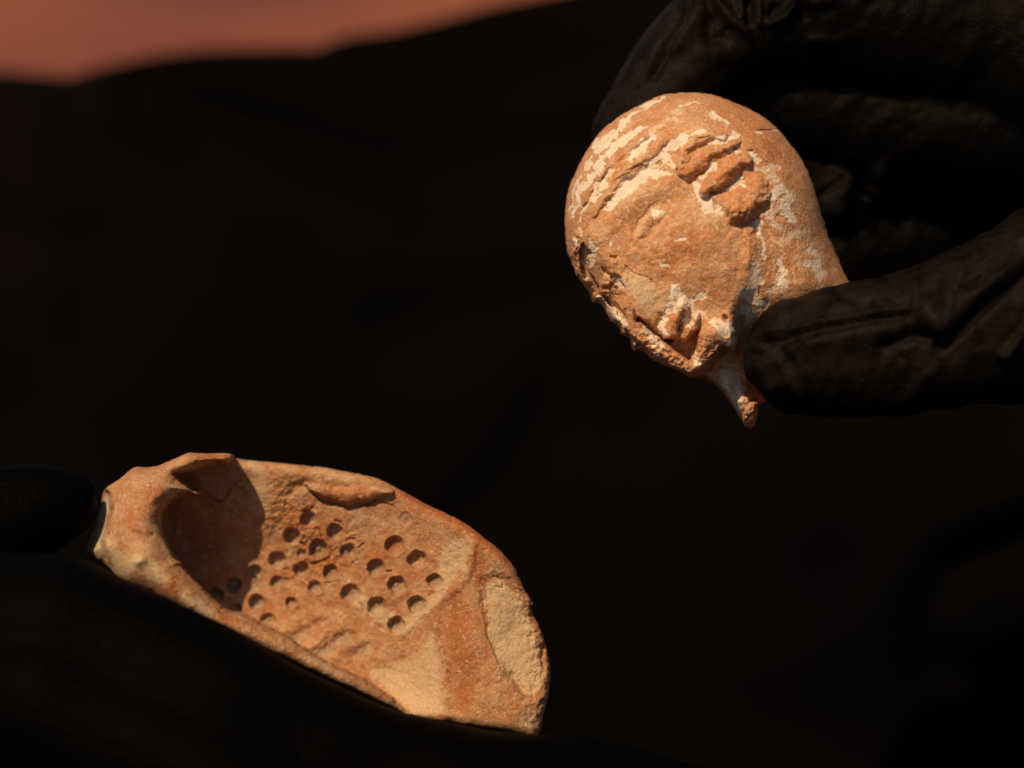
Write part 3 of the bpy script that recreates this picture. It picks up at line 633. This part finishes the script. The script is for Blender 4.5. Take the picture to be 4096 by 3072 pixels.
    roundin = 1 - np.exp(-np.clip(np.where(ins, d, 0), 0, 400) / 38)
    dout, _ = seg_dist(U, V, bowl_out, closed=True)
    tt = np.clip(d / (d + dout + 1e-6), 0, 1)
    zr = zr - 60 * (1 - roundin) + 0.34 * np.minimum(d + dout, 330) * (4 * tt * (1 - tt)) ** 0.7 - 40
    R = fr.stroke
    R(cC, [(560, 1100), (590, 1080)], 50, 22); R(cC, [(520, 800), (700, 830), (860, 1030)], 26, 14, jit=0.2); R(cC, [(760, 500), (700, 540)], 40, 14, jit=0.3); R(cC, [(850, 540), (930, 490), (1080, 490)], 26, 14, jit=0.3)
    R(cC, [(1240, 1560), (1270, 1660)], 18, -5, jit=0.5); R(cC, [(330, 490), (350, 640), (280, 900), (300, 1110)], 24, 12, jit=0.2); R(cC, [(1060, 190), (1300, 190)], 26, 12, jit=0.3)
    fr.poly(cC((250, 440), (305, 500), (325, 650), (285, 760), (245, 900), (262, 1010), (282, 1135), (200, 1160), (0, 1010), (100, 500)), -240, 9, jit=3)
    f.z = zf * (1 - k) + (zr + fr.z) * k
    # rounded outer edge
    dis, _ = seg_dist(U, V, bowl_out, closed=True)
    ew = np.where(ins, 70, 46)
    f.z -= 80 * (1 - np.sqrt(np.clip(1 - (1 - np.clip(dis / ew, 0, 1)) ** 2, 0, 1)))
    f.z += wob2 * 8 + f.wob * 1.8 + fbm(U, V, 13, 3, 26) * 0.8
    g = Field(U, V); g.stroke(cF, [(700, 400), (600, 600), (800, 700), (1000, 900), (750, 1000), (1150, 800)], 170, 1.0); g.stroke(cE, [(1560, 750), (1660, 1100), (1620, 1500)], 90, 1.2)
    f.z += g.z * fbm(U, V, 24, 4, 28) * 8 * (1 - k)
    # pigments
    pl = f.poly
    pl(cE((560, 1190), (700, 1150), (860, 1110), (960, 960), (1020, 1080), (1040, 1250), (1050, 1480), (860, 1490), (740, 1380), (600, 1260)), 0.95, 22, ch='pale', jit=14)
    pl(cE((1285, 740), (1300, 660), (1400, 640), (1520, 760), (1600, 960), (1640, 1120), (1630, 1300), (1590, 1370), (1500, 1320), (1400, 1180), (1320, 1000)), 0.9, 16, ch='pale', jit=14)
    pl(cE((1010, 480), (1120, 380), (1215, 420), (1180, 600), (1090, 660), (1000, 800), (900, 900), (850, 990), (740, 990), (640, 930), (540, 850), (400, 720), (520, 680), (760, 880), (980, 720)), 0.8, 18, ch='pale', jit=18)
    S(cF, [(420, 140), (480, 300), (480, 520)], 90, 0.75, ch='pale', jit=0.3); S(cF, [(560, 980), (700, 900), (760, 800)], 50, 0.7, ch='pale', jit=0.4); S(cF, [(640, 420), (820, 420)], 70, 0.4, ch='pale', jit=0.4)
    S(cF, [(900, 200), (1100, 240), (1300, 300)], 60, 0.5, ch='pale', jit=0.4); S(cF, [(1200, 520), (1600, 600)], 60, 0.4, ch='pale', jit=0.4); S(cE, [(760, 270), (850, 260)], 36, 0.5, ch='grey', jit=0.3)
    S(cC, [(260, 900), (420, 1150), (620, 1100), (760, 1230)], [60, 130, 110, 70], 0.95, ch='pale', jit=0.2); S(cC, [(960, 1420), (1100, 1500), (1200, 1580)], [60, 80, 60], 0.95, ch='pale', jit=0.2); S(cC, [(500, 420), (700, 330), (950, 230)], 80, 0.5, ch='pale', jit=0.3); S(cC, [(500, 1130)], 50, 0.8, ch='white', jit=0.3); S(cC, [(190, 1000), (230, 760), (290, 560)], 60, 0.8, ch='white', jit=0.1)
    S(cE, [(180, 1110), (330, 1190)], 50, 0.7, ch='pale', jit=0.3)
    S(cC, [(860, 1270), (900, 1380)], 60, 1.0, ch='deep', jit=0.3); S(cC, [(1270, 1560), (1420, 1620)], 50, 0.7, ch='deep', jit=0.3); S(cC, [(1300, 170), (1180, 190)], 60, 0.9, ch='deep', jit=0.3); S(cC, [(560, 850), (480, 720)], 70, 0.7, ch='deep', jit=0.4); S(cC, [(740, 490)], 50, 0.9, ch='deep', jit=0.4)
    S(cE, [(1100, 720), (1130, 950), (1170, 1200), (1150, 1400)], [60, 110, 110, 60], 0.85, ch='deep', jit=0.25); S(cE, [(780, 110), (950, 200), (1150, 300), (1330, 430), (1430, 530)], 46, 1.0, ch='deep', jit=0.2); S(cE, [(1230, 480), (1260, 640)], 50, 0.9, ch='deep', jit=0.2)
    S(cF, [(1000, 400), (1300, 400)], 70, 0.7, ch='deep', jit=0.3); S(cF, [(700, 560), (1000, 760), (950, 940), (1100, 960)], 110, 0.6, ch='deep', jit=0.4); S(cF, [(1450, 900), (1600, 1000), (1500, 1220)], 100, 0.5, ch='deep', jit=0.4); S(cF, [(1840, 1185)], 30, 1.0, ch='deep')
    S(cE, [(210, 960), (110, 1010)], 40, 0.7, ch='grey', jit=0.3); S(cE, [(430, 1000), (280, 1100)], 50, 0.75, ch='grey', jit=0.3); S(cE, [(540, 1090)], 70, 0.6, ch='grey', jit=0.3); S(cC, [(1300, 450), (1400, 350)], 130, 0.6, ch='grey', jit=0.3)
    S(cF, [(450, 1120), (300, 1220)], 110, 0.7, ch='grey', jit=0.4); S(cC, [(1000, 650), (1100, 850), (1200, 1000)], 140, 0.5, ch='deep', jit=0.3); S(cE, [(1560, 1500)], 80, 0.8, ch='grey', jit=0.4)
    return f

bowl_c = np.array([1330.0, 2380.0])
bd = shell(bowl_out, bowl_c, 1500, 400, lambda u, v: -430 + 0 * u, bowl_relief, rough=2.5)
bbase = P(np.array([1330.]), np.array([2600.]), np.array([-100.]))[0]
bowl = empty('terracotta_fragment', bbase, 'broken terracotta bowl fragment with rows of round pits inside, cupped in a black gloved hand', 'pottery fragment')
_rim = np.concatenate([rim_in, cE((860, 1700), (600, 1700), (0, 1500)), cC((900, 1900), (-300, 1300), (-300, 400), (600, -200), (1400, 0))])
_chip = cE((1270, 760), (1275, 640), (1350, 600), (1460, 640), (1560, 780), (1620, 960), (1650, 1100), (1640, 1300), (1590, 1380), (1500, 1330), (1400, 1200), (1330, 1040), (1290, 900))
def bowl_part(uv, front):
    r = np.zeros(len(uv), int)
    r[inside(uv[:, 0], uv[:, 1], _rim)] = 1
    r[inside(uv[:, 0], uv[:, 1], _chip)] = 2
    r[~front] = 3
    return r
split_parts(bowl, bbase, bd, bowl_part, ['inner_wall', 'rim', 'flaked_scar', 'outer_wall'], ['white', 'pale', 'grey', 'deep'], M_bowl)

# ------------------------------------------------------------------ the person: black clothes and black gloves
person = empty('person', (0.05, 0.75, 0.25), 'person in black clothes and black gloves holding the terracotta head and bowl fragment', 'person')
pbase = np.array([0.05, 0.75, 0.25])

def chain_soup(bm, pts):
    """overlapping spheres along a chain of (u, v, z, radius)"""
    for (a, b) in zip(pts[:-1], pts[1:]):
        a = np.array(a, float); b = np.array(b, float)
        L = np.linalg.norm(b[:3] - a[:3]); n = max(2, int(L / (min(a[3], b[3]) * 0.22)))
        for i in range(n + 1):
            q = a + (b - a) * i / n
            c = P(q[0], q[1], q[2])
            bmesh.ops.create_icosphere(bm, subdivisions=3, radius=q[3] * K, matrix=Matrix.Translation(Vector(c)))

def glove(chains, voxel, detail, mat, smooth_it=10):
    bm = bmesh.new()
    for c in chains: chain_soup(bm, c)
    me = bpy.data.meshes.new('glove_raw'); bm.to_mesh(me); bm.free()
    o = bpy.data.objects.new('glove_raw', me); C.objects.link(o)
    r = o.modifiers.new('r', 'REMESH'); r.mode = 'VOXEL'; r.voxel_size = voxel
    s = o.modifiers.new('s', 'SMOOTH'); s.factor = 0.5; s.iterations = smooth_it
    dg = bpy.context.evaluated_depsgraph_get(); ev = o.evaluated_get(dg)
    m2 = bpy.data.meshes.new_from_object(ev)
    bpy.data.objects.remove(o); bpy.data.meshes.remove(me)
    nv = len(m2.vertices); co = np.zeros(nv * 3); m2.vertices.foreach_get('co', co); co = co.reshape(-1, 3)
    nr = np.zeros(nv * 3); m2.vertex_normals.foreach_get('vector', nr); nr = nr.reshape(-1, 3)
    U, V, Z = plan(co)
    h = detail(U, V, Z, -(nr @ FV))
    co = co + nr * (h * K)[:, None]
    m2.vertices.foreach_set('co', (co - pbase).ravel()); m2.update()
    m2.polygons.foreach_set('use_smooth', np.ones(len(m2.polygons), bool))
    d1, _ = seg_dist(U, V, np.array([(3150., 1350.), (3500., 1280.), (3850., 1280.), (4200., 1000.)]))
    d2, _ = seg_dist(U, V, np.array([(2500., 420.), (2700., 170.), (2950., 20.)]))
    highlight = np.maximum((1 - sstep(120, 420, d1)) * sstep(-200, 50, Z), 0.95 * (1 - sstep(80, 260, d2)) * (1 - sstep(-150, 50, Z)))  # highlights on thumb and index painted as lighter brown
    d3, _ = seg_dist(U, V, np.array([(3330., 780.), (3380., 700.), (3500., 700.)]))
    highlight = np.maximum(highlight, 0.8 * (1 - sstep(40, 130, d3)) * (1 - sstep(-150, 50, Z)))  # painted highlight on the finger behind the head
    add_color(m2, {'highlight': highlight}, ['highlight'])
    m2.name = 'glove'; m2.materials.clear(); m2.materials.append(mat)
    g = bpy.data.objects.new('glove', m2); C.objects.link(g); g.parent = person
    return g

def right_detail(U, V, Z, facing):
    f = Field(U, V); f.wob = fbm(U, V, 60, 3, 41); S = f.stroke
    thumb = (sstep(-150, 60, Z)) * (U > 2900)
    S(cH, [(330, 1430), (560, 1380), (830, 1335), (1100, 1295), (1340, 1262)], [16, 24, 26, 26, 20], 15)
    S(cH, [(130, 1540), (400, 1480), (700, 1410), (1000, 1352), (1300, 1305)], [50, 60, 54, 40, 24], -44)
    S(cH, [(660, 1100), (820, 1185), (1000, 1240)], 40, -10)
    S(cH, [(480, 1530), (850, 1460), (1200, 1440)], 100, 34)
    S(cH, [(1440, 1310), (1540, 1420)], 110, 60)
    for pts, w, h in [([(1345, 930), (1350, 1090), (1345, 1230)], 18, 14), ([(1580, 1040), (1640, 1230), (1600, 1420)], 20, 12), ([(1720, 1000), (1660, 1150)], 18, 10), ([(1420, 930), (1600, 850), (1900, 740)], 30, -14),
                      ([(1700, 1010), (2000, 830), (2212, 690)], 22, 14), ([(1760, 1100), (2000, 930), (2212, 780)], 22, -14), ([(1800, 1180), (2212, 880)], 24, 10), ([(1560, 1560), (1700, 1430), (1900, 1210), (2240, 900)], 46, -90), ([(2040, 1640), (2130, 1545), (2240, 1420)], 26, 44), ([(1100, 1560), (1300, 1480), (1480, 1500)], 50, -40),
                      ([(60, 1640), (240, 1600), (330, 1700)], 44, -26), ([(200, 1900), (330, 1850), (420, 1950)], 40, 14), ([(1150, 2050), (1350, 1900), (1500, 1750)], 50, 16)]:
        S(cH, pts, w, h)
    zt = f.z * thumb
    g = Field(U, V); S = g.stroke
    for pts, w, h in [([(1010, 0), (950, 170), (870, 310), (780, 500), (720, 600)], 40, -36), ([(1120, 60), (1010, 230), (900, 380)], 60, 30), ([(1150, 0), (1240, 130), (1340, 240)], 22, -46), ([(1240, 40), (1350, 170), (1450, 240)], 44, 50), ([(1490, 0), (1490, 180)], 26, -60),
                      ([(1420, 0), (1440, 130)], 20, 30), ([(1570, 0), (1560, 190)], 22, 40), ([(1640, 180), (1780, 130), (1880, 0)], 26, 46), ([(1700, 60), (1680, 120)], 40, -40), ([(1900, 0), (1930, 120)], 40, -50), ([(2000, 30), (2150, 10)], 50, 30), ([(1190, 110), (1190, 300), (1300, 300)], 70, -40), ([(2000, 320), (2200, 330)], 40, 20)]:
        S(cG, pts, w, h)
    g2 = g.z * (1 - sstep(-150, 60, Z))
    b = Field(U, V); S = b.stroke
    for pts, w, h in [([(760, 300), (700, 480)], 90, 50), ([(880, 240), (960, 380)], 26, -60), ([(1050, 180), (1060, 320)], 70, 50), ([(600, 350), (760, 230)], 26, -30), ([(900, 560), (960, 600)], 60, 30)]:
        S(cH, pts, w, h)
    wr = np.abs(fbm(U + 0.5 * V, V * 0.7, 260, 3, 44)) * 34 - 10
    return (zt + g2 + b.z * (1 - sstep(-150, 60, Z))) * np.clip(facing * 2.2 + 0.2, 0, 1) + wr * 0.5 + fbm(U, V, 70, 2, 46) * 3

thumb_r = [(3215, 1425, 330, 232), (3400, 1400, 350, 262), (3640, 1370, 380, 280), (3860, 1310, 380, 300), (4150, 1240, 300, 370), (4600, 1050, 0, 480)]
index_r = [(2530, 560, -330, 180), (2640, 400, -340, 205), (2810, 190, -360, 228), (3020, 60, -420, 270), (3400, 60, -520, 340), (4000, 130, -560, 400), (4600, 400, -400, 440)]
web_r = [(2980, 380, -560, 170), (3200, 420, -600, 215), (3500, 480, -660, 260), (4300, 500, -600, 330)]
middle_r = [(3130, 800, -640, 185), (3330, 760, -760, 200), (3600, 560, -900, 215), (4000, 420, -900, 240), (4600, 500, -500, 400)]
ring_r = [(3320, 1050, -780, 180), (3560, 1000, -900, 195), (3850, 850, -1000, 215), (4200, 700, -900, 240), (4650, 700, -500, 400)]
little_r = [(3560, 1260, -820, 150), (3760, 1220, -900, 165), (4050, 1080, -950, 185), (4650, 900, -500, 380)]
palm_r = [(4600, 450, -300, 430), (4700, 800, -200, 480), (4650, 1050, -50, 450)]
wrist_r = [(4700, 750, -200, 480), (5300, 700, -500, 470), (5900, 600, -900, 500)]
glove([thumb_r, index_r, web_r, middle_r, ring_r, little_r, palm_r, wrist_r], 0.00048, right_detail, M_glove_lit, 16)

def left_detail(U, V, Z, facing):
    return fbm(U, V * 0.8, 800, 2, 51) * 30
index_l = [(2780, 3330, 420, 245), (2450, 3235, 500, 250), (2200, 3215, 550, 252), (1900, 3195, 600, 255), (1500, 3110, 680, 262), (900, 2850, 740, 275), (250, 2530, 640, 290), (-350, 2620, 400, 400)]
middle_l = [(2300, 3650, 600, 240), (1700, 3560, 800, 265), (1000, 3250, 900, 285), (200, 2850, 760, 320), (-400, 2800, 400, 420)]
ring_l = [(1900, 3950, 600, 230), (1300, 3850, 800, 255), (700, 3600, 860, 280), (0, 3200, 700, 320), (-500, 3000, 350, 420)]
little_l = [(1300, 4150, 500, 200), (900, 4050, 650, 220), (400, 3850, 700, 250), (-200, 3450, 500, 330)]
thumb_l = [(262, 2015, 40, 140), (150, 2040, 50, 180), (0, 2090, 60, 215), (-250, 2230, 100, 240), (-600, 2600, 200, 400)]
palm_l = [(-450, 2640, 300, 430), (-500, 2900, 250, 500), (-350, 3300, 300, 420)]
wrist_l = [(-600, 2900, 200, 480), (-1400, 3000, -100, 470), (-2100, 3000, -500, 500)]
glove([index_l, middle_l, ring_l, little_l, thumb_l, palm_l, wrist_l], 0.0011, left_detail, M_glove_shaded, 14)

# sleeves beyond the wrists
def sleeve(pts, seed):
    pts = np.array(pts, float); n = len(pts); NT, NS = 48, 60
    t = np.linspace(0, n - 1, NS); c = np.stack([np.interp(t, np.arange(n), pts[:, i]) for i in range(4)], 1)
    ctr = P(c[:, 0], c[:, 1], c[:, 2]); tan = np.gradient(ctr, axis=0); tan /= np.linalg.norm(tan, axis=1)[:, None]
    a = np.cross(tan, UV); a /= np.linalg.norm(a, axis=1)[:, None]; b2 = np.cross(tan, a)
    th = np.arange(NT) / NT * 2 * math.pi
    TT, SS = np.meshgrid(th, np.arange(NS))
    r = (c[:, 3][:, None] * K) * (1 + 0.10 * fbm(SS * 12 + 40 * np.cos(TT), 40 * np.sin(TT), 45, 3, seed))
    co = ctr[:, None] + r[..., None] * (np.cos(TT)[..., None] * a[:, None] + np.sin(TT)[..., None] * b2[:, None])
    inner = ctr[:1, None] + 0.9 * (co[:1] - ctr[:1, None]) + 0.012 * tan[0]
    co = np.concatenate([inner, co]); idx = np.arange((NS + 1) * NT).reshape(NS + 1, NT)
    q = np.stack([idx[:-1], np.roll(idx[:-1], -1, 1), np.roll(idx[1:], -1, 1), idx[1:]], -1).reshape(-1, 4)
    me = mesh_from('sleeve', co.reshape(-1, 3) - pbase, q, np.zeros((0, 3), int)); me.materials.append(M_cloth)
    o = bpy.data.objects.new('sleeve', me); C.objects.link(o); o.parent = person
sleeve([(5700, 640, -750, 620), (6600, 500, -1800, 760), (7600, 0, -3800, 950)], 61)
sleeve([(-1900, 3000, -380, 620), (-2900, 2900, -1600, 760), (-4200, 2300, -4000, 950)], 62)

# black trousers over the lap, folds running across; the top edge shows the red earth behind it
top = np.concatenate([[[-6000, 900], [-3000, 560], [-1200, 360]], cO((0, 152), (80, 158), (155, 164), (185, 152), (240, 138), (350, 116), (430, 106), (520, 102), (620, 101), (690, 102), (722, 84), (770, 74), (850, 64), (950, 40), (1060, 10), (1200, -18), (1300, -36)), [[2800, -95], [3600, -170], [5000, -250], [8000, -200]]])
NU, NV = 300, 190
uu = np.interp(np.linspace(0, 1, NU), [0, 0.12, 0.88, 1], [-6000, -600, 4700, 8000])
tv = np.interp(uu, top[:, 0], top[:, 1])
ss = np.linspace(-0.35, 1.5, NV)                       # <0 : over the crest and down behind
UU, SS = np.meshgrid(uu, ss); TV = np.interp(UU, top[:, 0], top[:, 1])
pos = np.clip(SS, 0, 1); neg = np.clip(-SS, 0, 1) / 0.35
zz = -5600 + 1700 * np.sin(pos * math.pi / 2) ** 1.2 - 2600 * (1 - np.cos(neg * 1.4))
vv = TV + pos ** 1.5 * (4600 - TV) + (np.sin(neg * 1.5) * 0) + neg ** 1.6 * 1400
lap = np.clip(SS - 1, 0, 1) / 0.5  # out of view: sheet carried forward under the hands to block ground bounce
zz = zz + 8800 * lap; vv = vv + 650 * lap ** 0.7
fl = Field(UU.ravel(), vv.ravel())
for pts, w, h in [([(1235, 640), (1200, 850), (1120, 1030), (980, 1160)], 70, -130), ([(300, 200), (600, 300), (900, 420)], 60, -200), ([(250, 230), (560, 330), (860, 440)], 50, 160), ([(600, 640), (760, 740), (950, 690), (1100, 660)], 90, -240), ([(0, 520), (180, 560), (230, 700)], 90, -200), ([(2240, 1140), (2060, 1220), (1990, 1340), (2030, 1450), (2240, 1570)], 50, -240), ([(1700, 1440), (2000, 1300)], 120, 120), ([(1500, 1100), (2200, 1050)], 200, 220), ([(450, 300), (1000, 380), (1300, 320)], 70, -200)]:
    fl.stroke(cO, pts, w, h)
zz = zz + fl.z.reshape(zz.shape) * (SS > 0) + fbm(UU, vv, 1300, 2, 71) * 330 * np.clip(pos * 6, 0, 1)
co = P(UU.ravel(), vv.ravel(), zz.ravel()) - pbase
gi = np.arange(NU * NV).reshape(NV, NU)
q = np.stack([gi[:-1, :-1], gi[1:, :-1], gi[1:, 1:], gi[:-1, 1:]], -1).reshape(-1, 4)
tm = mesh_from('trousers', co, q, np.zeros((0, 3), int)); tm.materials.append(M_cloth)
to = bpy.data.objects.new('trousers', tm); C.objects.link(to); to.parent = person
